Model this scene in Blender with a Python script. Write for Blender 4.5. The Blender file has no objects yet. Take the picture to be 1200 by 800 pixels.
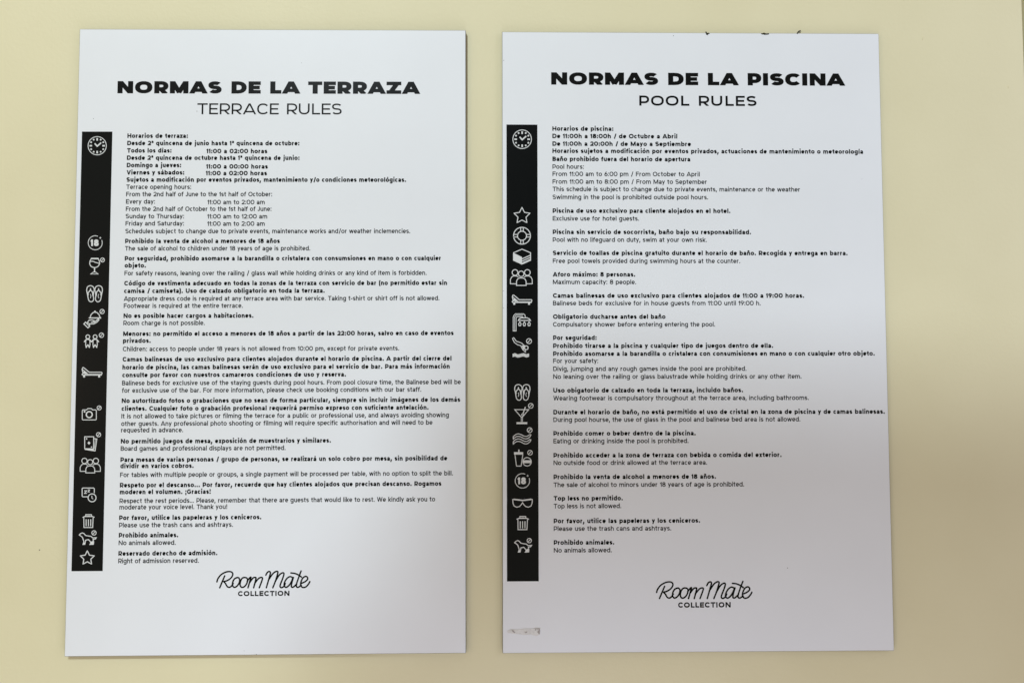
import bpy, bmesh, math, random
from mathutils import Matrix, Vector

random.seed(4)
sc = bpy.context.scene
COL = sc.collection

# ------------------------------------------------------------------ camera
F_PX, IMG_W, IMG_H = 867.0, 1200.0, 800.0
PITCH, YAW, ROLL, DIST = 0.04644, -0.01382, 0.00236, 0.95377


def cam_axes():
    rx = Matrix.Rotation(PITCH, 3, 'X')
    rz = Matrix.Rotation(YAW, 3, 'Z')
    ry = Matrix.Rotation(ROLL, 3, 'Y')
    return rz @ rx @ ry                      # columns: right, forward, up


AX = cam_axes()
CAM = Vector((0, -DIST, 0))
cam = bpy.data.cameras.new('camera')
cam.sensor_width = 36.0
cam.lens = F_PX / IMG_W * 36.0
cam.clip_start = 0.01
cam.clip_end = 100
cam_o = bpy.data.objects.new('camera', cam)
COL.objects.link(cam_o)
r, f, u = AX.col[0], AX.col[1], AX.col[2]
m4 = Matrix.Identity(4)
for i in range(3):
    m4[i][0], m4[i][1], m4[i][2], m4[i][3] = r[i], u[i], -f[i], CAM[i]
cam_o.matrix_world = m4
sc.camera = cam_o

# ------------------------------------------------------------------ light
sc.view_settings.view_transform = 'Standard'
sc.view_settings.look = 'None'
sc.view_settings.exposure = 0.05
sc.view_settings.gamma = 1
world = bpy.data.worlds.new('World')
sc.world = world
world.use_nodes = True
wbg = world.node_tree.nodes['Background']
wbg.inputs[0].default_value = (1.0, 0.88, 0.64, 1)
wbg.inputs[1].default_value = 0.385


def area_lamp(name, loc, target, size, power, color):
    l = bpy.data.lights.new(name, 'AREA')
    l.shape = 'DISK'
    l.size = size
    l.energy = power
    l.color = color
    o = bpy.data.objects.new(name, l)
    COL.objects.link(o)
    o.location = loc
    o.rotation_euler = (Vector(target) - Vector(loc)).to_track_quat('-Z', 'Y').to_euler()
    return o


KEY = (-1.0, -3.0, 2.45)
area_lamp('key_lamp', KEY, (0.0, 0, 0.05), 0.36, 93, (0.79, 0.925, 1.0))
area_lamp('ceiling_lamp', (0.35, -1.15, 1.75), (0.1, 0, 0.0), 1.1, 0.6, (0.85, 1.0, 0.85))
area_lamp('floor_bounce', (0.05, -0.55, -1.0), (0.05, 0, -0.4), 0.6, 3.8, (0.72, 0.78, 1.0))
area_lamp('left_bounce', (-2.35, -2.1, 0.0), (-0.7, 0, 0.0), 0.8, 4.5, (1.0, 0.72, 0.55))
area_lamp('right_bounce', (2.35, -1.7, 0.7), (0.6, 0, 0.0), 1.0, 26, (0.68, 0.70, 1.0))


# ------------------------------------------------------------------ helpers
def tag(o, label=None, cat=None, group=None, kind=None):
    if label: o['label'] = label
    if cat: o['category'] = cat
    if group: o['group'] = group
    if kind: o['kind'] = kind
    return o


def mesh_obj(name, verts, faces, mat, parent=None, smooth=False):
    me = bpy.data.meshes.new(name)
    me.from_pydata(verts, [], faces)
    me.update()
    if mat: me.materials.append(mat)
    if smooth:
        for p in me.polygons: p.use_smooth = True
    o = bpy.data.objects.new(name, me)
    COL.objects.link(o)
    if parent: o.parent = parent
    return o


def px_wall(x, y, depth=0.0):
    """point of the plane Y = -depth seen at photo pixel (x, y)"""
    d = r * ((x - IMG_W / 2) / F_PX) + f + u * ((IMG_H / 2 - y) / F_PX)
    t = (-depth - CAM.y) / d.y
    p = CAM + d * t
    return p.x, p.z


# ------------------------------------------------------------------ materials
def principled(name, base, rough, spec=0.5):
    m = bpy.data.materials.new(name)
    m.use_nodes = True
    b = m.node_tree.nodes['Principled BSDF']
    b.inputs['Base Color'].default_value = (*base, 1)
    b.inputs['Roughness'].default_value = rough
    b.inputs['Specular IOR Level'].default_value = spec
    return m, m.node_tree, b


def mottle(nt, b, base, scale, amount, detail=4.0, tint=(1, 1, 1)):
    tc = nt.nodes.new('ShaderNodeTexCoord')
    nz = nt.nodes.new('ShaderNodeTexNoise')
    nz.inputs['Scale'].default_value = scale
    nz.inputs['Detail'].default_value = detail
    nt.links.new(tc.outputs['Object'], nz.inputs['Vector'])
    rmp = nt.nodes.new('ShaderNodeValToRGB')
    rmp.color_ramp.elements[0].position = 0.3
    rmp.color_ramp.elements[1].position = 0.7
    rmp.color_ramp.elements[0].color = (*[c * (1 - amount * t) for c, t in zip(base, tint)], 1)
    rmp.color_ramp.elements[1].color = (*[min(1, c * (1 + amount * 0.6)) for c in base], 1)
    nt.links.new(nz.outputs['Fac'], rmp.inputs[0])
    nt.links.new(rmp.outputs[0], b.inputs['Base Color'])
    return tc


def bump(nt, b, tc, scale, dist, strength=1.0, detail=3.0):
    nz = nt.nodes.new('ShaderNodeTexNoise')
    nz.inputs['Scale'].default_value = scale
    nz.inputs['Detail'].default_value = detail
    bp = nt.nodes.new('ShaderNodeBump')
    bp.inputs['Distance'].default_value = dist
    bp.inputs['Strength'].default_value = strength
    nt.links.new(tc.outputs['Object'], nz.inputs['Vector'])
    nt.links.new(nz.outputs['Fac'], bp.inputs['Height'])
    nt.links.new(bp.outputs[0], b.inputs['Normal'])


WALL_C = (0.76, 0.695, 0.465)
M_wall, nt, b = principled('cream_wall_paint', WALL_C, 0.55, 0.35)
bump(nt, b, mottle(nt, b, WALL_C, 6.0, 0.045, 6.0, (0.5, 0.6, 1.0)), 190.0, 0.0005, 0.5)
M_board, nt, b = principled('white_board_laminate', (0.82, 0.832, 0.865), 0.45, 0.22)
bump(nt, b, mottle(nt, b, (0.82, 0.832, 0.865), 9.0, 0.015), 14.0, 0.0015, 0.25)
M_edge, _, _ = principled('board_core_edge_shade', (0.050, 0.046, 0.036), 0.7, 0.1)  # dark core; on the chamfer it paints the thin shadow line round each board
M_ink, _, _ = principled('black_print_ink', (0.0060, 0.0068, 0.0069), 0.24, 0.13)
M_icon, _, _ = principled('white_print_ink', (0.72, 0.73, 0.73), 0.40, 0.4)
M_dirt, nt, b = principled('dark_dirt', (0.020, 0.020, 0.013), 0.9, 0.1)
mottle(nt, b, (0.030, 0.027, 0.016), 900.0, 0.6)
M_speck, _, _ = principled('grey_speck', (0.14, 0.125, 0.10), 0.9, 0.1)
M_tape, nt, b = principled('old_tape_film', (0.66, 0.62, 0.60), 0.45, 0.4)
mottle(nt, b, (0.76, 0.745, 0.73), 260.0, 0.10)
M_tapedirt, _, _ = principled('tape_grime', (0.42, 0.385, 0.375), 0.8, 0.2)
M_dark, nt, b = principled('dark_blocker_and_joint', (0.045, 0.040, 0.034), 0.8, 0.2)

# ------------------------------------------------------------------ 2-D stroke drawing
# A Pen collects convex polygons on a board's face; every stroke gets a hair more height
# than the one before it, so strokes that cross never lie in one plane.


class Pen:
    def __init__(self, mapper, y0):
        self.map, self.y0, self.k = mapper, y0, 0
        self.v, self.f = [], []

    def poly(self, pts, lift=None):
        if len(pts) < 3: return
        y = self.y0 - 4e-6 * (self.k % 6 if lift is None else lift)
        n = len(self.v)
        a = 0.0
        q = [self.map(*p) for p in pts]
        for i in range(len(q)):
            a += q[i - 1][0] * q[i][1] - q[i][0] * q[i - 1][1]
        if a < 0: q.reverse()                # counter-clockwise seen from the front (-Y)
        for x, z in q: self.v.append((x, y, z))
        self.f.append(tuple(range(n, n + len(q))))

    def ribbon(self, pts, w, closed=False, clip=None):
        P = []
        for p in pts:
            if not P or (abs(p[0] - P[-1][0]) + abs(p[1] - P[-1][1])) > 1e-7: P.append(tuple(p))
        if closed and len(P) > 2 and (abs(P[0][0] - P[-1][0]) + abs(P[0][1] - P[-1][1])) < 1e-7: P.pop()
        n = len(P)
        if n < 2: return
        h = w / 2
        seg = []
        for i in range(n if closed else n - 1):
            a, c = P[i], P[(i + 1) % n]
            L = math.hypot(c[0] - a[0], c[1] - a[1])
            seg.append(((c[0] - a[0]) / L, (c[1] - a[1]) / L))
        lr = []
        for i in range(n):
            if closed: d0, d1 = seg[i - 1], seg[i]
            else: d0, d1 = seg[max(0, i - 1)], seg[min(i, n - 2)]
            n0, n1 = (-d0[1], d0[0]), (-d1[1], d1[0])
            mx, my = n0[0] + n1[0], n0[1] + n1[1]
            L = math.hypot(mx, my)
            if L < 1e-6: mx, my, L = n0[0], n0[1], 1.0
            mx, my = mx / L, my / L
            k = h / max(0.45, mx * n0[0] + my * n0[1])
            lr.append(((P[i][0] + mx * k, P[i][1] + my * k), (P[i][0] - mx * k, P[i][1] - my * k)))
        for i in range(len(seg)):
            j = (i + 1) % n
            q = [lr[i][0], lr[i][1], lr[j][1], lr[j][0]]
            if clip: q = clip_poly(q, clip)
            self.poly(q)
        self.k += 1

    def disc(self, cx, cy, rx, ry=None, n=18):
        ry = ry or rx
        self.poly([(cx + rx * math.cos(2 * math.pi * i / n), cy + ry * math.sin(2 * math.pi * i / n)) for i in range(n)])
        self.k += 1

    def fill(self, pts):
        """fill a star-shaped outline as a fan around its centre"""
        cx = sum(p[0] for p in pts) / len(pts)
        cy = sum(p[1] for p in pts) / len(pts)
        for i in range(len(pts)):
            self.poly([pts[i - 1], pts[i], (cx, cy)])
        self.k += 1

    def build(self, name, mat, parent):
        return mesh_obj(name, self.v, self.f, mat, parent)


def clip_poly(q, box):
    x0, x1, y0, y1 = box
    for ax, lim, keep in ((0, x0, 1), (0, x1, -1), (1, y0, 1), (1, y1, -1)):
        if lim is None: continue
        out = []
        for i in range(len(q)):
            a, c = q[i - 1], q[i]
            da, dc = (a[ax] - lim) * keep, (c[ax] - lim) * keep
            if da >= 0 or dc >= 0:
                if (da < 0) != (dc < 0):
                    t = da / (da - dc)
                    out.append((a[0] + (c[0] - a[0]) * t, a[1] + (c[1] - a[1]) * t))
                if dc >= 0: out.append(c)
        q = out
        if len(q) < 3: return []
    return q


def arc(cx, cy, rx, ry, a0, a1, n=None, p=2.3):
    n = n or max(3, int(abs(a1 - a0) / 20))
    out = []
    for i in range(n + 1):
        a = math.radians(a0 + (a1 - a0) * i / n)
        c, s = math.cos(a), math.sin(a)
        out.append((cx + rx * math.copysign(abs(c) ** (2 / p), c), cy + ry * math.copysign(abs(s) ** (2 / p), s)))
    return out


def smooth(pts, closed=False, n=4):
    out, N = [], len(pts)
    for i in range(N if closed else N - 1):
        if closed: a, b_, c, d = pts[i - 1], pts[i], pts[(i + 1) % N], pts[(i + 2) % N]
        else: a, b_, c, d = pts[max(0, i - 1)], pts[i], pts[i + 1], pts[min(N - 1, i + 2)]
        for k in range(n):
            t = k / n
            out.append(tuple(0.5 * (2 * b_[j] + (c[j] - a[j]) * t + (2 * a[j] - 5 * b_[j] + 4 * c[j] - d[j]) * t * t
                                    + (3 * b_[j] - a[j] - 3 * c[j] + d[j]) * t ** 3) for j in (0, 1)))
    if not closed: out.append(pts[-1])
    return out


# ------------------------------------------------------------------ lettering: a geometric sans drawn with strokes
XH, ASC, DESC = 0.77, 1.03, -0.24


def glyph(ch, t, k):
    """strokes of one character, cap height 1, stroke t, width factor k: (width, [(points, closed, clip)])"""
    h = t / 2
    S = []

    def st(pts, closed=False, clip=None): S.append((pts, closed, clip))
    acc = {'á': 'a', 'é': 'e', 'í': 'ı', 'ó': 'o', 'ú': 'u', 'ñ': 'n'}
    if ch in acc:
        w, S2 = glyph(acc[ch], t, k)
        S.extend(S2)
        cx = w / 2
        if ch == 'ñ': st([(cx - .20, XH + .14), (cx - .08, XH + .22), (cx + .08, XH + .14), (cx + .20, XH + .22)])
        else: st([(cx - .03, XH + .10), (cx + .13, XH + .30)])
        if len(S) and ch != 'ñ': S[-1] = (S[-1][0], False, None)
        return w, S
    if ch == ' ': return 0.30 * k, S
    if ch in '.,:;!¡':
        w = t * 1.15
        d = t * 1.2
        if ch in '.,:;': st([(w / 2, 0), (w / 2, d)])
        if ch == ',': st([(w / 2, d * .3), (w / 2 - t * .5, -t * 1.1)])
        if ch == ':': st([(w / 2, XH - d), (w / 2, XH)])
        if ch == '!': st([(w / 2, 0), (w / 2, d)]); st([(w / 2, d * 1.7), (w / 2, 1)])
        if ch == '¡': st([(w / 2, XH - d), (w / 2, XH)]); st([(w / 2, DESC), (w / 2, XH - d * 1.7)])
        return w, S
    if ch == '-':
        st([(0, .38), (.34 * k, .38)]); return .34 * k, S
    if ch == '/':
        st([(h, -.1), (.42 * k, 1.05)]); return .46 * k, S
    if ch == '(':
        st([(.26 * k, 1.08), (.10 * k, .80), (h, .42), (.10 * k, .05), (.26 * k, -.22)]); return .27 * k, S
    if ch == ')':
        st([(0, 1.08), (.16 * k, .80), (.26 * k - h, .42), (.16 * k, .05), (0, -.22)]); return .27 * k, S
    if ch == 'ª':
        w, S2 = glyph('a', t * 1.25, k)
        return w * .62, [([(x * .62, 1.0 - XH * .62 + y * .62) for x, y in p], c, None) for p, c, q in S2]

    def oval(w, y0, y1, a0=0, a1=360):
        p = arc(w / 2, (y0 + y1) / 2, w / 2 - h, (y1 - y0) / 2 - h, a0, a1)
        st(p[:-1] if a1 - a0 == 360 else p, a1 - a0 == 360)

    lw = .64 * k
    if ch == 'a':
        w = .60 * k
        ry = .24
        st(arc(w / 2, XH - h - ry, w / 2 - h, ry, 158, 0) + [(w - h, 0)])
        st(arc(w * .48, .225, w * .48 - h, .225 - h, 0, 360)[:-1], True)
        return w, S
    if ch == 'b': w = .68 * k; oval(w, 0, XH); st([(h, 0), (h, ASC)]); return w, S
    if ch == 'c': w = .64 * k; oval(w, 0, XH, 46, 314); return w * .95, S
    if ch == 'd': w = .68 * k; oval(w, 0, XH); st([(w - h, 0), (w - h, ASC)]); return w, S
    if ch == 'e':
        w = .66 * k
        oval(w, 0, XH, 0, 318); st([(h, XH * .48), (w - h * .4, XH * .48)]); return w, S
    if ch == 'f':
        w = .42 * k
        x = .10 * k + h
        st([(x, 0)] + arc(x + .20, ASC - h - .20, .20, .20, 180, 80, 4)); st([(0, XH - h), (w, XH - h)])
        return w, S
    if ch == 'g':
        w = .68 * k
        oval(w, 0, XH)
        st([(w - h, XH)] + arc(w / 2, -.03, w / 2 - h, .21, 0, -150)); return w, S
    if ch in 'hn':
        w = .62 * k
        st([(h, 0), (h, XH if ch == 'n' else ASC)])
        st(arc(w / 2, XH - h - .27, w / 2 - h, .27, 175, 0) + [(w - h, 0)]); return w, S
    if ch in 'iıj':
        if ch == 'j':
            w = t + .10
            st([(w - h, XH)] + arc(w - h - .15, -.06, .15, .16, 0, -95, 4))
        else:
            w = t
            st([(h, 0), (h, XH)])
        if ch != 'ı': st([(w - h, XH + .11), (w - h, XH + .11 + max(t * 1.05, .15))])
        return w, S
    if ch == 'k':
        w = .60 * k
        c = (0, w, 0, XH)
        st([(h, 0), (h, ASC)]); st([(h, .22), (w, XH + .05)], clip=c); st([(.24 * k, .38), (w - h * .7, -.05)], clip=c)
        return w, S
    if ch == 'l': st([(h, 0), (h, ASC)]); return t, S
    if ch == 'm':
        w = 1.0 * k
        st([(h, 0), (h, XH)])
        q = (w - 2 * h) / 4
        st(arc(h + q, XH - h - .25, q, .25, 175, 0) + [(w / 2, 0)])
        st(arc(w - h - q, XH - h - .25, q, .25, 175, 0) + [(w - h, 0)]); return w, S
    if ch == 'o': w = .70 * k; oval(w, 0, XH); return w, S
    if ch == 'p': w = .68 * k; oval(w, 0, XH); st([(h, XH), (h, DESC)]); return w, S
    if ch == 'q': w = .68 * k; oval(w, 0, XH); st([(w - h, XH), (w - h, DESC)]); return w, S
    if ch == 'r':
        w = .42 * k
        st([(h, 0), (h, XH)]); st(arc(w * .95, XH - h - .26, w * .95 - h, .26, 175, 95)); return w, S
    if ch in 'sS':
        H = XH if ch == 's' else 1.0
        w = (.56 if ch == 's' else .72) * k
        ry = (H - t) / 4
        st(arc(w / 2, H - h - ry, w / 2 - h, ry, 28, 262) + arc(w / 2, h + ry, w / 2 - h, ry, 82, -152)); return w, S
    if ch == 't':
        w = .44 * k
        x = .12 * k + h
        st([(x, XH + .20)] + arc(x + .18, h + .15, .18, .15, 180, 275, 4)); st([(0, XH - h), (w, XH - h)])
        return w, S
    if ch == 'u':
        w = .62 * k
        st([(h, XH)] + arc(w / 2, h + .27, w / 2 - h, .27, 180, 355)); st([(w - h, 0), (w - h, XH)]); return w, S
    if ch in 'vV':
        H = XH if ch == 'v' else 1.0
        w = (.64 if ch == 'v' else .86) * k
        c = (None, None, 0, H)
        for s in (-1, 1): st([(w / 2 + s * (w / 2 - h), H + .02), (w / 2 - s * .02, -.04)], clip=c)
        return w, S
    if ch in 'wW':
        H = XH if ch == 'w' else 1.0
        w = (.98 if ch == 'w' else 1.22) * k
        c = (None, None, 0, H)
        for a, b_ in ((h, .29), (.5, .27), (.5, .73), (None, .71)):
            xa = h if a == h else (w - h if a is None else w * a)
            st([(xa, H + .01), (w * b_, -.03)], clip=c)
        return w, S
    if ch == 'x':
        w = .60 * k
        c = (None, None, 0, XH)
        st([(h, -.03), (w - h, XH + .03)], clip=c); st([(h, XH + .03), (w - h, -.03)], clip=c); return w, S
    if ch == 'y':
        w = .64 * k
        st([(h, XH + .02), (w / 2, 0)], clip=(None, None, -.1, XH)); st([(w - h, XH + .02), (w * .28, DESC - .02)], clip=(None, None, DESC, XH))
        return w, S
    if ch in 'zZ':
        H = XH if ch == 'z' else 1.0
        w = (.56 if ch == 'z' else .80) * k
        st([(0, H - h), (w, H - h)]); st([(0, h), (w, h)])
        st([(w - h * 1.1, H), (h * 1.1, 0)], clip=(0, w, 0, H)); return w, S
    # capitals
    if ch == 'A':
        w = .92 * k
        c = (None, None, 0, 1)
        dx = (w / 2 - h * .9)
        for s in (-1, 1): st([(w / 2 + s * (dx + .04), -.04), (w / 2 - s * .01, 1.02)], clip=c)
        st([(w * .2, .22 + h * .35), (w * .8, .22 + h * .35)]); return w, S
    if ch == 'B':
        w = .72 * k
        st([(h, 0), (h, 1)])
        st([(0, 1 - h), (w * .45, 1 - h)] + arc(w * .45, .755 - h / 2, w * .5 - h, .245 - h / 2, 90, -90)[1:] + [(0, .51)])
        st([(0, h), (w * .5, h)] + arc(w * .5, .255 + h / 2, w * .5 - h, .255 - h / 2, -90, 90)[1:] + [(0, .51)]); return w, S
    if ch == 'C': w = .88 * k; oval(w, 0, 1, 38, 322); return w * .93, S
    if ch == 'D':
        w = .82 * k
        st([(h, 0), (h, 1)]); st([(0, 1 - h), (w * .42, 1 - h)] + arc(w * .42, .5, w * .58 - h, .5 - h, 90, -90)[1:] + [(0, h)]); return w, S
    if ch in 'EF':
        w = .66 * k
        st([(h, 0), (h, 1)]); st([(h, 1 - h), (w, 1 - h)]); st([(h, .5), (w * .92, .5)])
        if ch == 'E': st([(h, h), (w, h)])
        return w, S
    if ch == 'G': w = .88 * k; oval(w, 0, 1, 42, 350); st([(w * .55, .46), (w - h * .6, .46)]); return w, S
    if ch == 'H': w = .80 * k; st([(h, 0), (h, 1)]); st([(w - h, 0), (w - h, 1)]); st([(h, .5), (w - h, .5)]); return w, S
    if ch == 'I': st([(h, 0), (h, 1)]); return t, S
    if ch == 'J': w = .50 * k; st([(w - h, 1)] + arc(w / 2, h + .25, w / 2 - h, .25, 0, -165)); return w, S
    if ch == 'L': w = .60 * k; st([(h, 0), (h, 1)]); st([(h, h), (w, h)]); return w, S
    if ch == 'M':
        w = 1.0 * k
        c = (0, w, 0, 1)
        st([(h, 0), (h, 1)]); st([(w - h, 0), (w - h, 1)])
        for s in (-1, 1): st([(w / 2 + s * (w / 2 - h * .9), 1.02), (w / 2 - s * .02, .06)], clip=c)
        return w, S
    if ch == 'N':
        w = .84 * k
        st([(h, 0), (h, 1)]); st([(w - h, 0), (w - h, 1)]); st([(h * .9, 1.0), (w - h * .9, 0)], clip=(0, w, 0, 1)); return w, S
    if ch == 'O': w = .94 * k; oval(w, 0, 1); return w, S
    if ch in 'PR':
        w = (.72 if ch == 'P' else .76) * k
        st([(h, 0), (h, 1)])
        y = .36 if ch == 'R' else .33
        ry = (1 - h - y) / 2
        st([(0, 1 - h), (w * .5, 1 - h)] + arc(w * .5, y + ry, w * .5 - h, ry, 90, -90)[1:] + [(0, y)])
        if ch == 'R': st([(w * .46, y), (w - h * 1.05, -.03)], clip=(0, None, 0, 1))
        return w, S
    if ch == 'T': w = .76 * k; st([(w / 2, 0), (w / 2, 1)]); st([(0, 1 - h), (w, 1 - h)]); return w, S
    if ch == 'U': w = .80 * k; st([(h, 1)] + arc(w / 2, .42, w / 2 - h, .42 - h, 180, 360) + [(w - h, 1)]); return w, S
    if ch == 'Y':
        w = .80 * k
        st([(w / 2, 0), (w / 2, .5)])
        for s in (-1, 1): st([(w / 2 + s * (w / 2 - h), 1.03), (w / 2 - s * .01, .36)], clip=(None, None, 0, 1))
        return w, S
    # figures
    if ch == '0': w = .80 * k; oval(w, 0, 1); return w, S
    if ch == '1': w = .36 * k; st([(w - h, 0), (w - h, 1)]); st([(h * .4, .66), (w - h, .88)], clip=(0, None, None, 1)); return w, S
    if ch == '2':
        w = .68 * k
        st(arc(w / 2, 1 - h - .25, w / 2 - h, .25, 165, -35) + [(h * 1.2, h)]); st([(0, h), (w, h)]); return w, S
    if ch == '3':
        w = .66 * k
        st(arc(w / 2, .76 - h / 2, w / 2 - h, .24 - h / 2, 150, -90)); st(arc(w / 2, .27, w / 2 - h, .27 - h, 90, -155)); return w, S
    if ch == '6': w = .70 * k; oval(w, 0, .64); st([(h, .32), (w * .16 + h, .62), (w * .62, 1.0)]); return w, S
    if ch == '8':
        w = .72 * k
        oval(w, 0, .55 + h / 2)
        st([(w * .08 + x * .84, y) for x, y in arc(w / 2, .76 - h / 4, w / 2 - h, .24 - h * .75, 0, 360)[:-1]], True); return w, S
    if ch == '9': w = .70 * k; oval(w, .36, 1); st([(w - h, .68), (w - w * .16 - h, .38), (w * .38, 0)]); return w, S
    raise ValueError('no glyph for ' + repr(ch))


ROUND, SLANT = 0.55, 0.25
LEFT_SB = {**{c: ROUND for c in 'cdegoqóéCGOQ0689'}, **{c: SLANT for c in 'vwxyVWYTAtfXzZJj1'}, **{c: .62 for c in 'aásS2B'}, 'B': 1.0}
RIGHT_SB = {**{c: ROUND for c in 'bceopóéDGOPB0689'}, **{c: SLANT for c in 'vwxyVWYTAtfrkLXKRzZ'}, **{c: .6 for c in 'sS2'}, **{c: .35 for c in 'EFCcP'}, **{c: .75 for c in 'tfr'}}


def gap(a, b_):
    return max(0.55, 0.5 * (RIGHT_SB.get(a, 1.0) + LEFT_SB.get(b_, 1.0)))


def natural(text, t, sp, k):
    return sum(glyph(c, t, k)[0] for c in text) + sp * sum(gap(a, b_) for a, b_ in zip(text, text[1:]))


def write(pen, text, u0, u1, v, cap, t, sp, vscale=1.0):
    """letters from u0 to u1 on baseline v (board metres); vscale widens finished strokes sideways"""
    need = (u1 - u0) / cap / vscale
    lo, hi = 0.4, 2.4
    for _ in range(30):
        k = (lo + hi) / 2
        if natural(text, t, sp * (.4 + .6 * k), k) < need: lo = k
        else: hi = k
    x = 0.0
    for n_, c in enumerate(text):
        w, S = glyph(c, t, k)
        for pts, closed, clip in S:
            keep = pen.map
            pen.map = lambda a, b_, x=x: (u0 + (x + a) * cap * vscale, v + b_ * cap)
            pen.ribbon(pts, t, closed, clip)
            pen.map = keep
        x += w + sp * (.4 + .6 * k) * (gap(c, text[n_ + 1]) if n_ + 1 < len(text) else 0)
    return k


# ------------------------------------------------------------------ wall
EDGE_T = px_wall(1197.2, 0)[0]
JX = EDGE_T + 0.0002


def box(name, x0, x1, y0, y1, z0, z1, mat, parent=None, bevel=0.0):
    bm = bmesh.new()
    bmesh.ops.create_cube(bm, size=1)
    for v in bm.verts:
        v.co = Vector(((x0 + x1) / 2 + v.co.x * (x1 - x0), (y0 + y1) / 2 + v.co.y * (y1 - y0), (z0 + z1) / 2 + v.co.z * (z1 - z0)))
    if bevel: bmesh.ops.bevel(bm, geom=bm.edges[:], offset=bevel, segments=2, affect='EDGES', profile=0.6)
    me = bpy.data.meshes.new(name)
    bm.to_mesh(me); bm.free()
    me.materials.append(mat)
    o = bpy.data.objects.new(name, me)
    COL.objects.link(o)
    if parent: o.parent = parent
    return o


wall = box('wall', -2.5, JX, 0, 0.12, -1.6, 1.4, M_wall, bevel=0.0012)
tag(wall, kind='structure')
wall2 = box('wall', JX + 0.006, 2.5, 0.0005, 0.12, -1.6, 1.4, M_wall, bevel=0.0012)
tag(wall2, kind='structure')
backing = box('wall', JX - 0.05, JX + 0.05, 0.125, 0.15, -1.6, 1.4, M_dark)
tag(backing, kind='structure')
# unseen blocker added behind the viewpoint, shaped to cast shade on the boards
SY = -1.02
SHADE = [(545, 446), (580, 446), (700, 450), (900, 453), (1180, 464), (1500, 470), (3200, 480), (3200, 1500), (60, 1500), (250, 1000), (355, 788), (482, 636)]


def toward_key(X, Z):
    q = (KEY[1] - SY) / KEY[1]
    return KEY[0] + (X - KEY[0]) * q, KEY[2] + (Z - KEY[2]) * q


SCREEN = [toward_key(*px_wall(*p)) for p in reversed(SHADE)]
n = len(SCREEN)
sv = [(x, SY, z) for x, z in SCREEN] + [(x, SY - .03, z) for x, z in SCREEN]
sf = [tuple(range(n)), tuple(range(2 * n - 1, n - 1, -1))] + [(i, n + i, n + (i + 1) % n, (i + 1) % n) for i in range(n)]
tag(mesh_obj('shade_blocker', sv, sf, M_dark), kind='structure')

# ------------------------------------------------------------------ boards
NOTICE = {
    'terrace': dict(cx=-.29597, cz=.05139, w=.5, h=.7976, rot=.00091, th=.0055, cham=.00045),
    'pool': dict(cx=.24887, cz=.05029, w=.4962, h=.7974, rot=-.00091, th=.0040, cham=.00038),
}
INK, GLOW = 0.00012, 0.00020


def make_board(key, label):
    d = NOTICE[key]
    root = bpy.data.objects.new('notice_board', None)
    COL.objects.link(root)
    root.location = (d['cx'], -0.0015, d['cz'])
    root.rotation_euler = (0, -d['rot'], 0)
    tag(root, label, 'notice board', 'notice boards fixed to the cream wall')
    th = d['th']
    bm = bmesh.new()
    bmesh.ops.create_cube(bm, size=1)
    for v in bm.verts: v.co = Vector((v.co.x * d['w'], -th / 2 + v.co.y * th, v.co.z * d['h']))
    bmesh.ops.bevel(bm, geom=bm.edges[:], offset=d['cham'], segments=1, affect='EDGES', profile=0.5)
    bm.normal_update()
    for fc in bm.faces:
        if fc.normal.y > -0.95: fc.material_index = 1
    me = bpy.data.meshes.new('panel')
    bm.to_mesh(me); bm.free()
    me.materials.append(M_board); me.materials.append(M_edge)
    p = bpy.data.objects.new('panel', me)
    COL.objects.link(p); p.parent = root
    d['root'], d['front'] = root, -th

    def local(x, y):
        X, Z = px_wall(x, y, th + 0.0015)
        dx, dz = X - d['cx'], Z - d['cz']
        c, s = math.cos(-d['rot']), math.sin(-d['rot'])
        return dx * c - dz * s, dx * s + dz * c
    d['local'] = local
    d['flat'] = lambda a, b_: (a, b_)
    return d


def heading(d, name, text, x0, x1, yb, yt, t, sp, vs):
    pen = Pen(d['flat'], d['front'] - INK)
    (u0, v0), (u1, _), (_, v1) = d['local'](x0, yb), d['local'](x1, yb), d['local'](x0, yt)
    write(pen, text, u0, u1, v0, v1 - v0, t, sp, vs)
    return pen.build(name, M_ink, d['root'])


def paragraph(d, lines, uleft):
    """lines: (style, text, x0 or None, x1, baseline); bold lines make the paragraph, light ones its translation"""
    pens = {'B': Pen(d['flat'], d['front'] - INK), 'R': Pen(d['flat'], d['front'] - INK)}
    for st_, text, x0, x1, yb in lines:
        u1, v = d['local'](x1, yb)
        u0 = uleft(yb) if x0 is None else d['local'](x0, yb)[0]
        write(pens[st_], text, u0, u1, v, CAP, BOLD if st_ == 'B' else LIGHT, 0.14 if st_ == 'B' else 0.135, 1.0)
    b_ = pens['B'].build('rule_paragraph', M_ink, d['root'])
    pens['R'].build('translation', M_ink, b_)


CAP, BOLD, LIGHT = 0.0058, 0.252, 0.172

terrace = make_board('terrace', 'white board of terrace rules headed NORMAS DE LA TERRAZA')
pool = make_board('pool', 'white board of pool rules headed NORMAS DE LA PISCINA, dirt specks along its top edge')

heading(terrace, 'title', 'NORMAS DE LA TERRAZA', 137.6, 491.6, 109.6, 95.3, 0.290, 0.13, 1.42)
heading(terrace, 'subtitle', 'TERRACE RULES', 231.2, 400.4, 134.1, 121.3, 0.135, 0.19, 1.12)
heading(pool, 'title', 'NORMAS DE LA PISCINA', 645.9, 989.7, 99.4, 85.0, 0.290, 0.13, 1.42)
heading(pool, 'subtitle', 'POOL RULES', 749.2, 886.6, 124.0, 112.2, 0.19, 0.26, 1.12)

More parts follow.
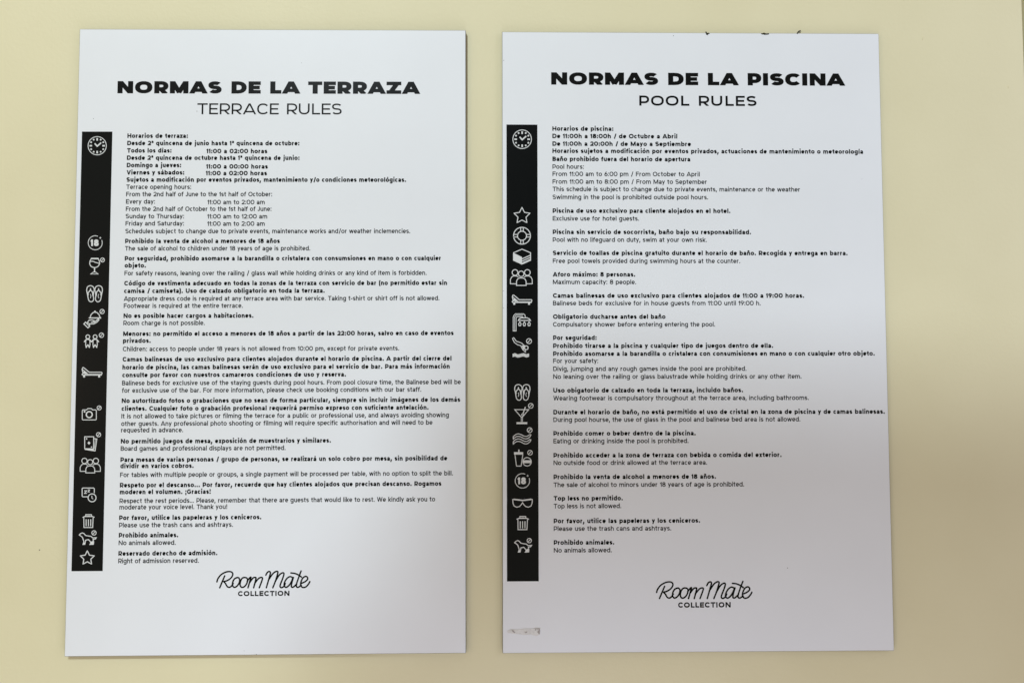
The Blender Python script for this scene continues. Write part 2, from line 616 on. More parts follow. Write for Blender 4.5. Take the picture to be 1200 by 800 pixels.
TERRACE = [
    [('B', 'Horarios de terraza:', None, 220.2, 161.9),
     ('B', 'Desde 2ª quincena de junio hasta 1ª quincena de octubre:', None, 350.9, 170.6),
     ('B', 'Todos los días:', None, 201.0, 179.1), ('B', '11:00 a 02:00 horas', 241.9, 313.3, 179.8),
     ('B', 'Desde 2ª quincena de octubre hasta 1ª quincena de junio:', None, 351.0, 187.7),
     ('B', 'Domingo a jueves:', None, 212.3, 196.2), ('B', '11:00 a 00:00 horas', 241.5, 313.9, 197.8),
     ('B', 'Viernes y sábados:', None, 215.9, 204.8), ('B', '11:00 a 02:00 horas', 241.1, 312.9, 205.6),
     ('B', 'Sujetos a modificación por eventos privados, mantenimiento y/o condiciones meteorológicas.', None, 475.9, 213.3),
     ('R', 'Terrace opening hours:', None, 224.0, 221.7),
     ('R', 'From the 2nd half of June to the 1st half of October:', None, 318.9, 230.2),
     ('R', 'Every day:', None, 181.6, 238.8), ('R', '11:00 am to 2:00 am', 243.0, 310.2, 239.5),
     ('R', 'From the 2nd half of October to the 1st half of June:', None, 318.1, 247.4),
     ('R', 'Sunday to Thursday:', None, 215.6, 256.0), ('R', '11:00 am to 12:00 am', 242.8, 313.1, 256.2),
     ('R', 'Friday and Saturday:', None, 215.6, 264.4), ('R', '11:00 am to 2:00 am', 242.8, 310.2, 264.7),
     ('R', 'Schedules subject to change due to private events, maintenance works and/or weather inclemencies.', None, 480.7, 273.3)],
    [('B', 'Prohibido la venta de alcohol a menores de 18 años', None, 327.9, 284.9),
     ('R', 'The sale of alcohol to children under 18 years of age is prohibited.', None, 363.6, 293.5)],
    [('B', 'Por seguridad, prohibido asomarse a la barandilla o cristalera con consumsiones en mano o con cualquier', None, 516.8, 305.0),
     ('B', 'objeto.', None, 171.0, 313.6),
     ('R', 'For safety reasons, leaning over the railing / glass wall while holding drinks or any kind of item is forbidden.', None, 499.9, 322.2)],
    [('B', 'Código de vestimenta adecuado en todas la zonas de la terraza con servicio de bar (no permitido estar sin', None, 523.9, 333.9),
     ('B', 'camisa / camiseta). Uso de calzado obligatorio en toda la terraza.', None, 380.5, 343.0),
     ('R', 'Appropriate dress code is required at any terrace area with bar service. Taking t-shirt or shirt off is not allowed.', None, 514.9, 351.8),
     ('R', 'Footwear is required at the entire terrace.', None, 284.5, 360.6)],
    [('B', 'No es posible hacer cargos a habitaciones.', None, 297.0, 372.2),
     ('R', 'Room charge is not possible.', None, 239.9, 380.8)],
    [('B', 'Menores: no permitido el acceso a menores de 18 años a partir de las 22:00 horas, salvo en caso de eventos', None, 531.6, 392.6),
     ('B', 'privados.', None, 176.6, 401.6),
     ('R', 'Children: access to people under 18 years is not allowed from 10:00 pm, except for private events.', None, 467.7, 410.5)],
    [('B', 'Camas balinesas de uso exclusivo para clientes alojados durante el horario de piscina. A partir del cierre del', None, 529.1, 422.3),
     ('B', 'horario de piscina, las camas balinesas serán de uso exclusivo para el servicio de bar. Para más información', None, 527.0, 431.6),
     ('B', 'consulte por favor con nuestros camareros condiciones de uso y reserva.', None, 405.4, 441.0),
     ('R', 'Balinese beds for exclusive use of the staying guests during pool hours. From pool closure time, the Balinese bed will be', None, 540.0, 449.9),
     ('R', 'for exclusive use of the bar. For more information, please check use booking conditions with our bar staff.', None, 493.6, 458.7)],
    [('B', 'No autortizado fotos o grabaciones que no sean de forma particular, siempre sin incluir imágenes de los demás', None, 539.3, 470.5),
     ('B', 'clientes. Cualquier foto o grabación profesional requerirá permiso expreso con suficiente antelación.', None, 502.2, 479.7),
     ('R', 'It is not allowed to take pictures or filming the terrace for a public or professional use, and always avoiding showing', None, 526.0, 488.5),
     ('R', 'other guests. Any professional photo shooting or filming will require specific authorisation and will need to be', None, 506.8, 497.3),
     ('R', 'requested in advance.', None, 214.6, 506.1)],
    [('B', 'No permitido juegos de mesa, exposición de muestrarios y similares.', None, 387.8, 518.3),
     ('R', 'Board games and professional displays are not permitted.', None, 334.6, 527.0)],
    [('B', 'Para mesas de varias personas / grupo de personas, se realizará un solo cobro por mesa, sin posibilidad de', None, 524.1, 539.1),
     ('B', 'dividir en varios cobros.', None, 226.9, 547.9),
     ('R', 'For tables with multiple people or groups, a single payment will be processed per table, with no option to split the bill.', None, 530.8, 556.7)],
    [('B', 'Respeto por el descanso... Por favor, recuerde que hay clientes alojados que precisan descanso. Rogamos', None, 517.2, 568.8),
     ('B', 'moderen el volumen. ¡Gracias!', None, 247.0, 578.2),
     ('R', 'Respect the rest periods... Please, remember that there are guests that would like to rest. We kindly ask you to', None, 509.9, 587.1),
     ('R', 'moderate your voice level. Thank you!', None, 266.2, 595.9)],
    [('B', 'Por favor, utilice las papeleras y los ceniceros.', None, 306.2, 608.0),
     ('R', 'Please use the trash cans and ashtrays.', None, 273.0, 616.8)],
    [('B', 'Prohibido animales.', None, 208.8, 629.0),
     ('R', 'No animals allowed.', None, 205.9, 637.9)],
    [('B', 'Reservado derecho de admisión.', None, 254.7, 650.0),
     ('R', 'Right of admission reserved.', None, 233.0, 658.9)],
]
POOL = [
    [('B', 'Horarios de piscina:', None, 718.8, 153.6),
     ('B', 'De 11:00h a 18:00h / de Octubre a Abril', None, 793.7, 162.5),
     ('B', 'De 11:00h a 20:00h / de Mayo a Septiembre', None, 809.8, 171.5),
     ('B', 'Horarios sujetos a modificación por eventos privados, actuaciones de mantenimiento o meteorología', None, 1011.4, 180.4),
     ('B', 'Baño prohibido fuera del horario de apertura', None, 808.9, 189.3),
     ('R', 'Pool hours:', None, 684.1, 198.0),
     ('R', 'From 11:00 am to 6:00 pm / From October to April', None, 820.0, 206.8),
     ('R', 'From 11:00 am to 8:00 pm / From May to September', None, 828.5, 215.8),
     ('R', 'This schedule is subject to change due to private events, maintenance or the weather', None, 937.7, 224.7),
     ('R', 'Swimming in the pool is prohibited outside pool hours.', None, 829.8, 233.8)],
    [('B', 'Piscina de uso exclusivo para cliente alojados en el hotel.', None, 855.9, 249.8),
     ('R', 'Exclusive use for hotel guests.', None, 748.8, 258.7)],
    [('B', 'Piscina sin servicio de socorrista, baño bajo su responsabilidad.', None, 880.1, 274.6),
     ('R', 'Pool with no lifeguard on duty, swim at your own risk.', None, 828.2, 283.6)],
    [('B', 'Servicio de toallas de piscina gratuito durante el horario de baño. Recogida y entrega en barra.', None, 993.2, 299.2),
     ('R', 'Free pool towels provided during swimming hours at the counter.', None, 867.4, 308.4)],
    [('B', 'Aforo máximo: 8 personas.', None, 744.4, 324.1),
     ('R', 'Maximum capacity: 8 people.', None, 745.5, 333.0)],
    [('B', 'Camas balinesas de uso exclusivo para clientes alojados de 11:00 a 19:00 horas.', None, 942.3, 348.9),
     ('R', 'Balinese beds for exclusive for in house guests from 11:00 until 19:00 h.', None, 891.4, 357.7)],
    [('B', 'Obligatorio ducharse antes del baño', None, 779.9, 373.5),
     ('R', 'Compulsatory shower before entering entering the pool.', None, 838.0, 382.5)],
    [('B', 'Por seguridad:', None, 699.2, 398.2),
     ('B', 'Prohibido tirarse a la piscina y cualquier tipo de juegos dentro de ella.', None, 906.0, 407.4),
     ('B', 'Prohibido asomarse a la barandilla o cristalera con consumisiones en mano o con cualquier otro objeto.', None, 1025.0, 416.5),
     ('R', 'For your safety:', None, 701.0, 425.2),
     ('R', 'Divig, jumping and any rough games inside the pool are prohibited.', None, 874.7, 434.3),
     ('R', 'No leaning over the railing or glass balustrade while holding drinks or any other item.', None, 939.2, 443.3)],
    [('B', 'Uso obigatorio de calzado en toda la terraza, incluido baños.', None, 870.7, 459.4),
     ('R', 'Wearing footwear is compulsatory throughout at the terrace area, including bathrooms.', None, 947.7, 468.4)],
    [('B', 'Durante el horario de baño, no está permitido el uso de cristal en la zona de piscina y de camas balinesas.', None, 1036.8, 484.5),
     ('R', 'During pool hourse, the use of glass in the pool and balinese bed area is not allowed.', None, 937.9, 493.5)],
    [('B', 'Prohibido comer o beber dentro de la piscina.', None, 815.2, 509.8),
     ('R', 'Eating or drinking inside the pool is prohibited.', None, 806.8, 518.8)],
    [('B', 'Prohibido acceder a la zona de terraza con bebida o comida del exterior.', None, 915.8, 535.1),
     ('R', 'No outside food or drink allowed at the terrace area.', None, 828.6, 544.1)],
    [('B', 'Prohibido la venta de alcohol a menores de 18 años.', None, 839.0, 560.5),
     ('R', 'The sale of alcohol to minors under 18 years of age is prohibited.', None, 872.0, 569.6)],
    [('B', 'Top less no permitido.', None, 729.8, 585.9),
     ('R', 'Top less is not allowed.', None, 728.0, 595.0)],
    [('B', 'Por favor, utilice las papeleras y los ceniceros.', None, 820.4, 612.0),
     ('R', 'Please use the trash cans and ashtrays.', None, 786.6, 621.1)],
    [('B', 'Prohibido animales.', None, 719.8, 637.6),
     ('R', 'No animals allowed.', None, 716.9, 646.7)],
]


def left_margin(d, xa, ya, xb, yb):
    ua, va = d['local'](xa, ya)
    ub, vb = d['local'](xb, yb)
    return lambda y: ua + (ub - ua) * (y - ya) / (yb - ya)


lm = left_margin(terrace, 149.3, 161.9, 138.6, 658.9)
for para in TERRACE: paragraph(terrace, para, lm)
lm = left_margin(pool, 647.3, 153.6, 649.0, 646.7)
for para in POOL: paragraph(pool, para, lm)


# ------------------------------------------------------------------ icon strips
def strip(d, corners):
    P = [d['local'](*c) for c in corners]
    u0, u1 = (P[0][0] + P[3][0]) / 2, (P[1][0] + P[2][0]) / 2
    v1, v0 = (P[0][1] + P[1][1]) / 2, (P[2][1] + P[3][1]) / 2
    pen = Pen(d['flat'], d['front'] - INK)
    pen.poly([(u0, v0), (u1, v0), (u1, v1), (u0, v1)])
    d['strip'] = pen.build('icon_strip', M_ink, d['root'])


strip(terrace, [(96.3, 154.4), (131.9, 154.4), (120.2, 668.7), (83.6, 668.7)])
strip(pool, [(593.5, 146.2), (629.9, 146.2), (631.2, 680.7), (594.1, 680.7)])


class Icon(Pen):
    """drawn in pixels of an enlarged crop: origin (ox, oy) of the crop in the photo, s = enlargement"""

    def __init__(self, d, ox, oy, s, dx=0.0, dy=0.0, grow=1.0, about=(0, 0)):
        def mp(x, y):
            return d['local'](ox + dx + (about[0] + (x - about[0]) * grow) / s, oy + dy + (about[1] + (y - about[1]) * grow) / s)
        super().__init__(mp, d['front'] - GLOW)
        self.d = d

    def ring(self, cx, cy, rr, w, a0=0, a1=360):
        p = arc(cx, cy, rr, rr, a0, a1, max(8, int(abs(a1 - a0) / 14)), 2.0)
        self.ribbon(p[:-1] if a1 - a0 == 360 else p, w, a1 - a0 == 360)

    def line(self, pts, w, closed=False, sm=False):
        self.ribbon(smooth(pts, closed, 3) if sm else pts, w, closed)

    def ban(self, cx, cy, rr, w):
        self.ring(cx, cy, rr, w)
        self.line([(cx - rr * .62, cy + rr * .62), (cx + rr * .62, cy - rr * .62)], w)

    def done(self, name): return self.build(name, M_icon, self.d['strip'])


def clock(d, cx, cy, s=1.0):
    i = Icon(d, cx, cy, 1.0 / s)
    i.ring(0, 0, 10.7, .85)
    for k in range(12):
        a = math.radians(30 * k)
        c, q = math.cos(a), math.sin(a)
        r0, r1 = (6.0, 9.0) if k % 3 == 0 else (7.3, 9.1)
        i.line([(r0 * c, r0 * q), (r1 * c, r1 * q)], 1.75)
    i.line([(-2.9, -2.7), (0, .5), (4.7, -3.6)], 1.55)
    i.done('clock_icon')


def eighteen(d, cx, cy, s=1.0):
    i = Icon(d, cx, cy, 1.0 / s)
    i.ring(0, 0, 8.5, .8, -22, 292)
    i.line([(4.9, -5.9), (7.3, -5.9)], .6); i.line([(6.1, -7.1), (6.1, -4.7)], .6)
    keep = i.map
    x = -5.6
    for ch in '18':
        w, S = glyph(ch, .27, 1.0)
        i.map = lambda a, b_, x=x: keep(x + a * 8.0, 4.0 - b_ * 8.0)
        for pts, closed, clip in S: i.ribbon(pts, .27, closed, clip)
        x += (w + .14) * 8.0
    i.map = keep
    i.done('age_eighteen_icon')


def star(d, cx, cy, R, w):
    i = Icon(d, cx, cy, 1.0)
    P = []
    for k in range(10):
        a = math.radians(-90 + 36 * k)
        q = R if k % 2 == 0 else R * .50
        P.append((q * math.cos(a), q * math.sin(a) + R * .06))
    out = []
    for k in range(10):
        a, b_, c = P[k - 1], P[k], P[(k + 1) % 10]
        m = .14
        if k % 2 == 0: out += [(b_[0] + (a[0] - b_[0]) * m, b_[1] + (a[1] - b_[1]) * m), (b_[0] * .975, b_[1] * .975), (b_[0] + (c[0] - b_[0]) * m, b_[1] + (c[1] - b_[1]) * m)]
        else: out.append(b_)
    i.line(out, w, True)
    i.done('star_icon')


def sandals(d, cx, cy, s):
    i = Icon(d, cx - 321 / s, cy - 210 / s, s)
    sole = [(190, 150), (205, 97), (250, 77), (297, 95), (316, 140), (306, 190), (300, 245), (306, 300), (288, 336), (258, 344), (228, 324), (213, 275), (203, 215)]
    for mx in (1, -1):
        M = lambda p: [((x if mx == 1 else 642 - x), y) for x, y in p]
        i.line(M(sole), 15, True, True)
        i.line(M([(200, 215), (222, 185), (252, 150), (256, 120)]), 17)
        i.line(M([(254, 150), (285, 178), (296, 228)]), 17)
        i.line(M([(292, 205), (296, 245)]), 22); i.line(M([(212, 205), (214, 240)]), 18)
        i.line(M([(250, 215), (262, 250), (250, 285)]), 9)
    i.done('sandals_icon')


def crowd(d, cx, cy, s):
    i = Icon(d, cx - 304 / s, cy - 225 / s, s)
    i.ring(197, 135, 49, 14); i.ring(407, 135, 49, 14); i.ring(302, 158, 47, 14)
    i.line([(222, 355), (222, 285), (240, 245), (272, 228), (334, 228), (366, 245), (386, 285), (386, 355)], 14, True)
    i.line([(218, 327), (118, 327), (118, 255), (140, 212), (175, 192), (225, 195), (256, 212)], 13)
    i.line([(390, 327), (490, 327), (490, 255), (468, 212), (433, 192), (383, 195), (350, 212)], 13)
    i.done('people_icon')


def lounger(d, cx, cy, s):
    i = Icon(d, cx - 317 / s, cy - 600 / s, s)
    i.line([(150, 545), (163, 518), (180, 522), (268, 597), (476, 597), (485, 612), (472, 645), (160, 645), (148, 632), (165, 618)], 14, True)
    i.line([(152, 548), (240, 618)], 12)
    i.fill([(178, 575), (245, 622), (165, 620)])
    i.line([(190, 630), (470, 632)], 10)
    i.line([(184, 645), (184, 684)], 32); i.line([(436, 645), (436, 684)], 32)
    i.done('sunbed_icon')


def bin_(d, cx, cy, s):
    i = Icon(d, cx - 317 / s, cy - 668 / s, s)
    i.line([(275, 600), (275, 568), (363, 568), (363, 600)], 13)
    i.line([(226, 612), (262, 596), (376, 596), (410, 612)], 15)
    i.line([(298, 590), (340, 590)], 12)
    i.line([(244, 615), (246, 768), (382, 768), (390, 615)], 13)
    for x in (280, 316, 352): i.line([(x, 640), (x, 748)], 14)
    i.done('trash_can_icon')


def dog(d, cx, cy, s):
    i = Icon(d, cx - 290 / s, cy - 270 / s, s)
    i.line([(168, 212), (188, 190), (215, 180), (238, 190), (262, 218), (300, 226), (345, 232), (372, 256), (424, 252), (412, 272), (376, 278),
            (384, 322), (380, 352), (328, 354), (345, 330), (325, 300), (305, 280), (264, 290), (252, 352), (224, 354), (238, 312), (215, 246), (190, 226)], 13, True)
    i.fill([(345, 312), (380, 300), (384, 354), (328, 356)])
    i.fill([(224, 356), (240, 320), (254, 330), (252, 356)])
    i.ban(390, 180, 33, 11)
    i.done('dog_icon')


clock(terrace, 114.0, 171.0)
clock(pool, 611.9, 163.4, 1.02)
eighteen(terrace, 111.7, 284.5, .97)
eighteen(pool, 612.2, 563.0)
star(terrace, 102.4, 652.9, 8.6, 1.1)
star(pool, 611.7, 252.4, 9.9, .95)
sandals(terrace, 110.9, 344.1, 14.2)
sandals(pool, 612.1, 459.5, 14.545)
crowd(terrace, 105.9, 545.4, 15.7)
crowd(pool, 610.9, 325.5, 14.545)
lounger(terrace, 108.0, 436.2, 14.3)
lounger(pool, 611.8, 351.3, 14.545)
bin_(terrace, 103.8, 610.1, 13.33)
bin_(pool, 612.5, 612.4, 13.0)
dog(terrace, 102.5, 630.9, 12.9)
dog(pool, 612.5, 639.9, 12.9)

i = Icon(terrace, 90, 295, 11.43)
i.line([(197, 88), (288, 88), (303, 125), (307, 160), (290, 192), (262, 208), (240, 212), (214, 208), (188, 192), (173, 160), (178, 125)], 11, True)
i.line([(178, 130), (215, 128), (250, 142), (305, 157)], 11)
i.line([(197, 96), (288, 96)], 10)
i.line([(239, 212), (239, 275)], 15)
i.line([(225, 272), (252, 272), (286, 298), (186, 298)], 10, True)
i.ban(345, 110, 27, 9)
i.done('wine_glass_icon')

i = Icon(terrace, 85, 355, 13.33)
i.line([(276, 226), (290, 182), (322, 150), (352, 142), (386, 150), (416, 182), (432, 226)], 14)
i.line([(255, 233), (448, 233)], 17)
i.disc(352, 132, 13)
i.line([(232, 305), (258, 270), (300, 264), (340, 276), (334, 296), (290, 302)], 14)
i.line([(290, 302), (348, 296), (405, 246), (414, 262), (385, 296), (335, 324), (268, 326)], 15)
i.line([(178, 325), (206, 297), (268, 364), (242, 388)], 14, True)
i.line([(232, 305), (268, 326), (268, 362)], 12)
i.ban(463, 133, 34, 11)
i.done('serving_hand_icon')

i = Icon(terrace, 85, 355, 13.33)
for cx_ in (240, 354):
    i.ring(cx_, 527, 30, 13)
    i.line([(cx_ - 58, 608), (cx_ - 30, 574), (cx_, 562), (cx_ + 30, 574), (cx_ + 58, 608)], 17)
    i.line([(cx_ - 32, 585), (cx_ - 34, 650), (cx_ - 24, 700)], 13)
    i.line([(cx_ + 32, 585), (cx_ + 34, 650), (cx_ + 24, 700)], 13)
    i.line([(cx_ - 26, 695), (cx_ - 5, 655), (cx_ + 5, 655), (cx_ + 26, 695)], 16)
i.line([(285, 600), (310, 600)], 22)
i.ban(453, 502, 35, 11)
i.done('children_icon')

i = Icon(terrace, 85, 420, 10.0)
i.line([(115, 610), (122, 600), (165, 600), (180, 585), (222, 585), (236, 600), (272, 600), (280, 610), (280, 708), (272, 717), (122, 717), (115, 708)], 9, True)
i.ring(197, 655, 35, 14)
i.disc(142, 621, 11)
i.ban(313, 577, 24, 8)
i.done('camera_icon')

i = Icon(terrace, 80, 500, 13.33)
i.line([(258, 152), (398, 152), (398, 340), (258, 340)], 13, True)
i.line([(402, 182), (448, 186), (420, 374), (262, 350)], 13)
i.line([(425, 195), (408, 340)], 8)
i.line([(275, 350), (405, 356)], 14)
i.fill([(325, 224), (349, 250), (325, 276), (301, 250)])
i.disc(288, 185, 10, 13); i.disc(366, 312, 12, 8)
i.ban(475, 120, 33, 11)
i.done('playing_cards_icon')

i = Icon(terrace, 80, 560, 13.33)
i.line([(310, 289), (228, 289), (218, 278), (218, 162), (228, 152), (398, 152), (408, 162), (408, 232)], 13)
i.ring(373, 305, 62, 14)
i.line([(370, 272), (370, 308), (388, 324)], 11)
i.line([(252, 196), (288, 196), (256, 236), (292, 236)], 12)
i.line([(306, 180), (336, 180), (310, 212), (338, 212)], 11)
i.done('quiet_hours_icon')

i = Icon(pool, 590, 235, 10.0)
i.ring(217, 413, 99, 10); i.ring(217, 413, 53, 10)
for a in range(4):
    c, q = math.cos(a * math.pi / 2), math.sin(a * math.pi / 2)
    for o_ in (-15, 15):
        i.line([(217 + c * 52 - q * o_, 413 + q * 52 + c * o_), (217 + c * 102 - q * o_, 413 + q * 102 + c * o_)], 9)
i.done('lifebuoy_icon')

i = Icon(pool, 590, 235, 10.0)
i.line([(217, 570), (317, 612), (317, 700), (217, 745), (118, 700), (118, 612)], 10, True)
i.fill([(118, 614), (217, 662), (217, 745), (118, 700)])
for dy in (0, 26, 50): i.line([(217, 684 + dy), (317, 640 + dy)], 11)
i.done('towels_icon')

i = Icon(pool, 590, 360, 12.3)
i.line([(140, 345), (140, 142), (152, 112), (176, 94), (285, 94), (308, 108), (318, 150)], 10)
i.line([(182, 345), (182, 150), (196, 136), (270, 136), (288, 152)], 10)
i.line([(135, 340), (187, 340)], 12)
i.line([(161, 335), (161, 140), (180, 115), (280, 115)], 9)
i.line([(214, 190), (226, 168), (258, 152), (342, 152), (374, 168), (388, 190)], 13, True)
for x in (236, 301, 369): i.line([(x, 210), (x + 18, 238), (x + 10, 266), (x - 10, 266), (x - 18, 238)], 12, True)
i.done('shower_icon')

i = Icon(pool, 590, 360, 12.3)
i.line([(146, 436), (158, 450), (186, 490), (222, 500), (262, 516), (302, 552), (310, 580)], 11)
i.line([(146, 436), (130, 452), (160, 510), (205, 540), (250, 552), (275, 606), (318, 646), (312, 610)], 11)
i.fill([(262, 548), (298, 552), (304, 606), (282, 606)])
i.ring(328, 582, 27, 13)
wave = smooth([(132, 680), (165, 668), (205, 684), (250, 676), (290, 668), (330, 682), (368, 670)], False, 4)
for dy in (0, 16, 32): i.line([(x, y + dy) for x, y in wave], 14)
i.ban(368, 487, 36, 11)
i.done('diver_icon')

i = Icon(pool, 590, 445, 14.545)
i.line([(192, 505), (430, 505), (322, 632), (302, 632)], 14, True)
i.line([(374, 458), (332, 575)], 17)
i.ring(325, 592, 16, 11)
i.line([(303, 630), (303, 715)], 10); i.line([(323, 630), (323, 715)], 10)
i.line([(222, 735), (404, 735)], 32)
i.ban(465, 440, 41, 12)
i.done('cocktail_icon')

i = Icon(pool, 590, 495, 14.545)
wv = [(168, 236), (205, 204), (250, 190), (300, 202), (350, 228), (400, 232), (450, 200)]
for dy in (0, 85):
    up = smooth([(x, y + dy) for x, y in wv], False, 3)
    i.line(up + [(468, 205 + dy), (462, 222 + dy)] + [(x, y + 42) for x, y in reversed(up)] + [(166, 262 + dy)], 13, True)
i.ban(447, 127, 41, 13)
i.done('water_icon')

i = Icon(pool, 590, 495, 14.545)
i.line([(262, 458), (262, 505)], 20)
i.line([(180, 522), (336, 522)], 42)
i.line([(196, 545), (222, 738), (300, 738), (330, 545)], 13)
i.ring(403, 665, 72, 13)
i.line([(332, 664), (474, 664)], 50)
i.ban(452, 510, 40, 12)
i.done('food_and_drink_icon')

i = Icon(pool, 590, 545, 13.33)
i.line([(145, 532), (170, 525), (230, 533), (298, 543), (366, 533), (426, 525), (451, 532), (447, 590), (430, 632), (390, 652), (345, 640), (312, 604), (298, 578),
        (284, 604), (251, 640), (206, 652), (166, 632), (149, 590)], 13, True)
i.line([(160, 536), (298, 552), (436, 536)], 8)
i.done('sunglasses_icon')


# ------------------------------------------------------------------ logos
SCRIPT = [
    [(155, 190), (165, 160), (195, 122), (240, 97), (282, 92), (305, 105), (305, 130), (285, 158), (250, 180), (222, 188), (236, 204), (252, 232), (270, 243), (292, 234), (312, 205)],
    [(230, 133), (206, 190), (182, 247)],
    [(352, 149), (326, 160), (308, 190), (306, 224), (322, 243), (348, 231), (368, 202), (374, 170), (364, 152), (352, 149), (340, 152)],
    [(420, 148), (398, 156), (382, 186), (378, 222), (394, 243), (420, 235), (442, 206), (450, 172), (441, 153), (420, 148), (410, 150)],
    [(446, 184), (470, 152), (482, 146), (478, 162), (454, 247)],
    [(466, 202), (500, 156), (520, 148), (530, 160), (508, 247)],
    [(518, 206), (554, 160), (580, 148), (593, 156), (582, 195), (562, 247)],
    [(625, 126), (640, 100), (658, 91), (669, 103), (660, 142), (630, 247)],
    [(652, 172), (690, 115), (720, 92), (739, 92), (738, 115), (715, 190), (692, 247)],
    [(712, 194), (750, 130), (782, 105), (799, 110), (790, 150), (766, 212), (762, 236), (776, 246), (800, 232), (812, 205)],
    [(885, 152), (858, 140), (826, 160), (804, 200), (803, 230), (822, 243), (850, 222), (872, 185), (886, 148)],
    [(890, 148), (872, 212), (872, 238), (890, 240), (922, 210)],
    [(964, 86), (940, 150), (920, 212), (921, 238), (938, 242), (966, 222)],
    [(866, 105), (905, 110), (940, 125), (968, 145)],
    [(962, 206), (1000, 190), (1026, 166), (1023, 145), (1005, 138), (980, 155), (962, 195), (962, 225), (980, 244), (1010, 238), (1035, 212), (1048, 188)],
]


def logo(d, ox, oy, s, x0, x1, yb, yt):
    pen = Pen(lambda x, y: d['local'](ox + (x - 150) / s, oy + (y - 85) / s), d['front'] - INK)
    for q in SCRIPT: pen.ribbon(smooth(q, False, 5), 14.5)
    for q in SCRIPT:
        for e in (q[0], q[-1]): pen.disc(e[0], e[1], 7.2, None, 12)
    o = pen.build('logo_lettering', M_ink, d['root'])
    pen = Pen(d['flat'], d['front'] - INK)
    (u0, v0), (u1, _), (_, v1) = d['local'](x0, yb), d['local'](x1, yb), d['local'](x0, yt)
    write(pen, 'COLLECTION', u0, u1, v0, v1 - v0, .25, .24, 1.0)
    pen.build('logo_caption', M_ink, o)


logo(terrace, 253.6, 668.4, 8.2, 278.9, 339.2, 698.0, 692.1)
logo(pool, 768.8, 680.5, 8.0, 794.7, 856.3, 711.5, 705.3)


# ------------------------------------------------------------------ small marks
def blob(name, cx, cz, y, parts, mat, seed, parent=None, lump=.35):
    """a crumb of dirt: a few lumpy balls joined in one mesh"""
    rnd = random.Random(seed)
    bm = bmesh.new()
    for dx, dz, sx, sz in parts:
        q = bmesh.ops.create_icosphere(bm, subdivisions=2, radius=1)
        ph = rnd.random() * 6
        for v in q['verts']:
            k = 1 + lump * math.sin(7 * v.co.x + ph) * math.cos(5 * v.co.z + 2 * ph) + rnd.uniform(-.18, .18)
            v.co = Vector((dx + v.co.x * sx * k, v.co.y * min(sx, sz) * .8 * k, dz + v.co.z * sz * k))
    me = bpy.data.meshes.new(name)
    bm.to_mesh(me); bm.free()
    me.materials.append(mat)
    o = bpy.data.objects.new(name, me)
    COL.objects.link(o)
    o.location = (cx, y, cz)
    if parent: o.parent = parent
    return o


PXM = DIST / F_PX
TOPY = -0.0055


def crumb(px, py, parts, seed, label):
    X, Z = px_wall(px, py, 0.0055)
    o = blob('dirt_crumb', X, Z, TOPY, [(a * PXM, -b_ * PXM, c * PXM * 1.25, e * PXM * 1.25) for a, b_, c, e in parts], M_dirt, seed)
    tag(o, label, 'dirt', 'dirt crumbs on the top edge of the pool board')


crumb(829.0, 39.4, [(-1.7, -1.3, .5, .9), (-1.2, -.2, .6, .9), (-.7, .9, .8, .7), (.3, .3, .8, .7), (1.3, -.1, .6, .5), (2.2, .2, .5, .3), (.1, 1.5, .5, .5)], 3,
      'small forked dark dirt crumb on board top edge, farthest from the board corner')
crumb(896.6, 39.8, [(-4.0, 0, .7, .5), (-2.8, .2, .9, .7), (-1.4, -.1, 1.0, .9), (-.3, .5, .9, .8), (1.0, .3, .8, .6), (2.2, .6, .9, .5), (3.5, .2, .8, .6), (4.4, .4, .5, .3)], 8,
      'long flat dark dirt crumb on the board top edge, between the two smaller crumbs')
crumb(936.0, 37.8, [(-1.8, 1.6, .5, .7), (-.9, .8, .8, .7), (0, -.2, .8, .7), (.8, -1.1, .7, .5), (1.9, -1.7, .7, .4), (1.5, .6, .7, .5), (2.6, -.6, .4, .3)], 12,
      'tilted olive dark dirt crumb standing above the board top edge, nearest the corner')

# torn strip of old tape low on the pool board
d = pool
pts = [(594.5, 738.6), (600, 736.9), (607, 737.4), (614, 736.2), (622, 736.3), (628, 735.6), (632.6, 736.0), (633.0, 739.5), (632.2, 743.0), (628.5, 744.6),
       (622, 742.8), (614, 743.2), (607, 742.4), (600, 741.6), (595, 741.0)]
loc = [px_wall(x, y, d['th'] + .0015) for x, y in pts]
n = len(loc)
yb, yf = -.0015 - d['th'] - .00005, -.0015 - d['th'] - .0004
tv = [(x, yf - (.0003 if i in (6, 7, 8) else 0), z) for i, (x, z) in enumerate(loc)] + [(x, yb, z) for x, z in loc]
tf = [tuple(range(n - 1, -1, -1)), tuple(range(n, 2 * n))] + [(i, (i + 1) % n, n + (i + 1) % n, n + i) for i in range(n)]
bmt = bmesh.new()
tape = mesh_obj('tape_scrap', tv, tf, M_tape)
bmt.from_mesh(tape.data)
bmesh.ops.recalc_face_normals(bmt, faces=bmt.faces[:])
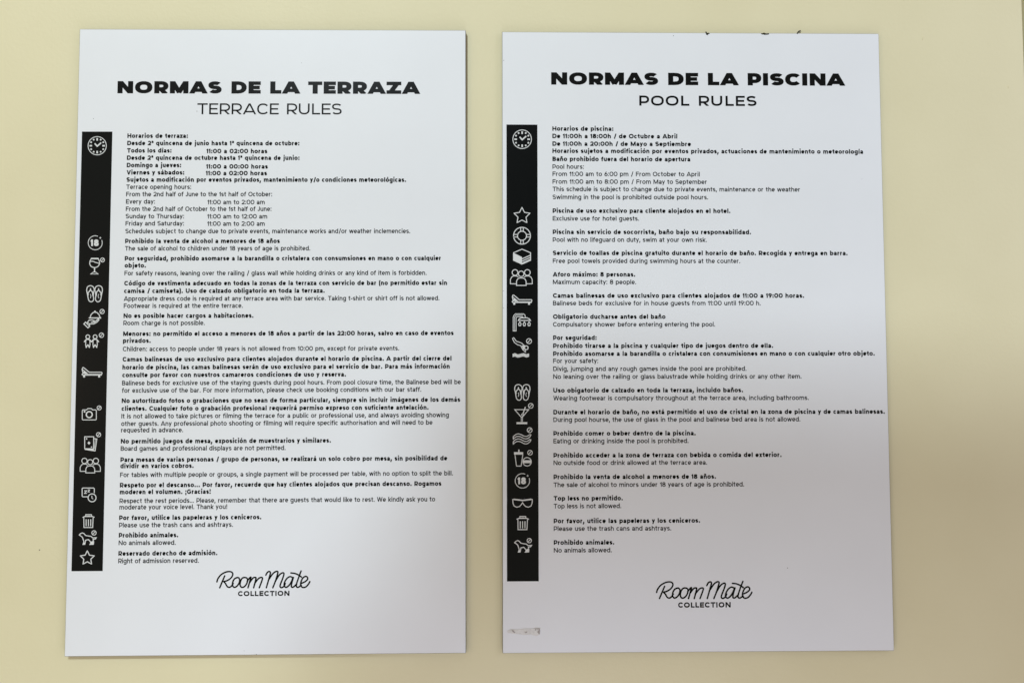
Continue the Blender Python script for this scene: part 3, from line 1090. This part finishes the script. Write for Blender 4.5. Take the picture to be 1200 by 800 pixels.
bmesh.ops.triangulate(bmt, faces=[q for q in bmt.faces if len(q.verts) > 4])
bmt.to_mesh(tape.data); bmt.free()
tag(tape, 'torn strip of grimy pale tape stuck low on the pool rules board', 'tape')
pen = Pen(lambda x, y: px_wall(x, y, d['th'] + .0019), yf - .0005)
pen.fill([(599.6, 737.8), (601.2, 737.6), (603.9, 740.4), (603.2, 741.2), (601, 739.9)])
pen.fill([(614.4, 740.4), (617.4, 739.2), (618.2, 740.0), (616.2, 741.3)])
pen.fill([(627.0, 736.0), (628.0, 735.9), (628.0, 738.2), (627.2, 738.0)])
pen.fill([(629.6, 739.8), (632.4, 736.4), (632.9, 737.4), (632.5, 742.6), (631.0, 741.8)])
pen.fill([(628.5, 736.0), (632.6, 736.0), (632.6, 736.6), (628.5, 736.6)])
pen.build('grime', M_tapedirt, tape)


def specks(name, parent, mapper, y0, items, mat):
    rnd = random.Random(9)
    for x, y, q in items:
        pen = Pen(mapper, y0)
        pen.poly([(x + q * rnd.uniform(.6, 1.2) * math.cos(a * .9), y + q * rnd.uniform(.6, 1.2) * math.sin(a * .9)) for a in range(7)])
        pen.build(name, mat, parent)


specks('scuff_mark', terrace['root'], terrace['local'], terrace['front'] - .0001,
       [(230.8, 130.6, .5), (109.6, 139.2, .45), (353.4, 74.0, .35), (97.5, 668, .5), (300.5, 766.0, .5), (286, 762.0, .35), (448, 301, .3)], M_speck)
specks('scuff_mark', pool['root'], pool['local'], pool['front'] - .0001,
       [(590.3, 71.0, .5), (789.3, 42.2, .5), (923.0, 665.0, .6), (792.5, 91.0, .35), (589.8, 341.0, .45), (589.8, 361.0, .45), (1010, 210, .3)], M_speck)
specks('paint_fleck', wall, lambda x, y: px_wall(x, y, 0.0002), -.0002,
       [(46.3, 644.0, .8)], M_speck)
for px, py in ((1081.0, 45.5), (1181.5, 102.0)):
    X, Z = px_wall(px, py)
    o = blob('paint_lump', X, Z, 0.0, [(0, 0, .0007, .0022)], M_wall, int(px), wall, .05)
    for q in o.data.polygons: q.use_smooth = True
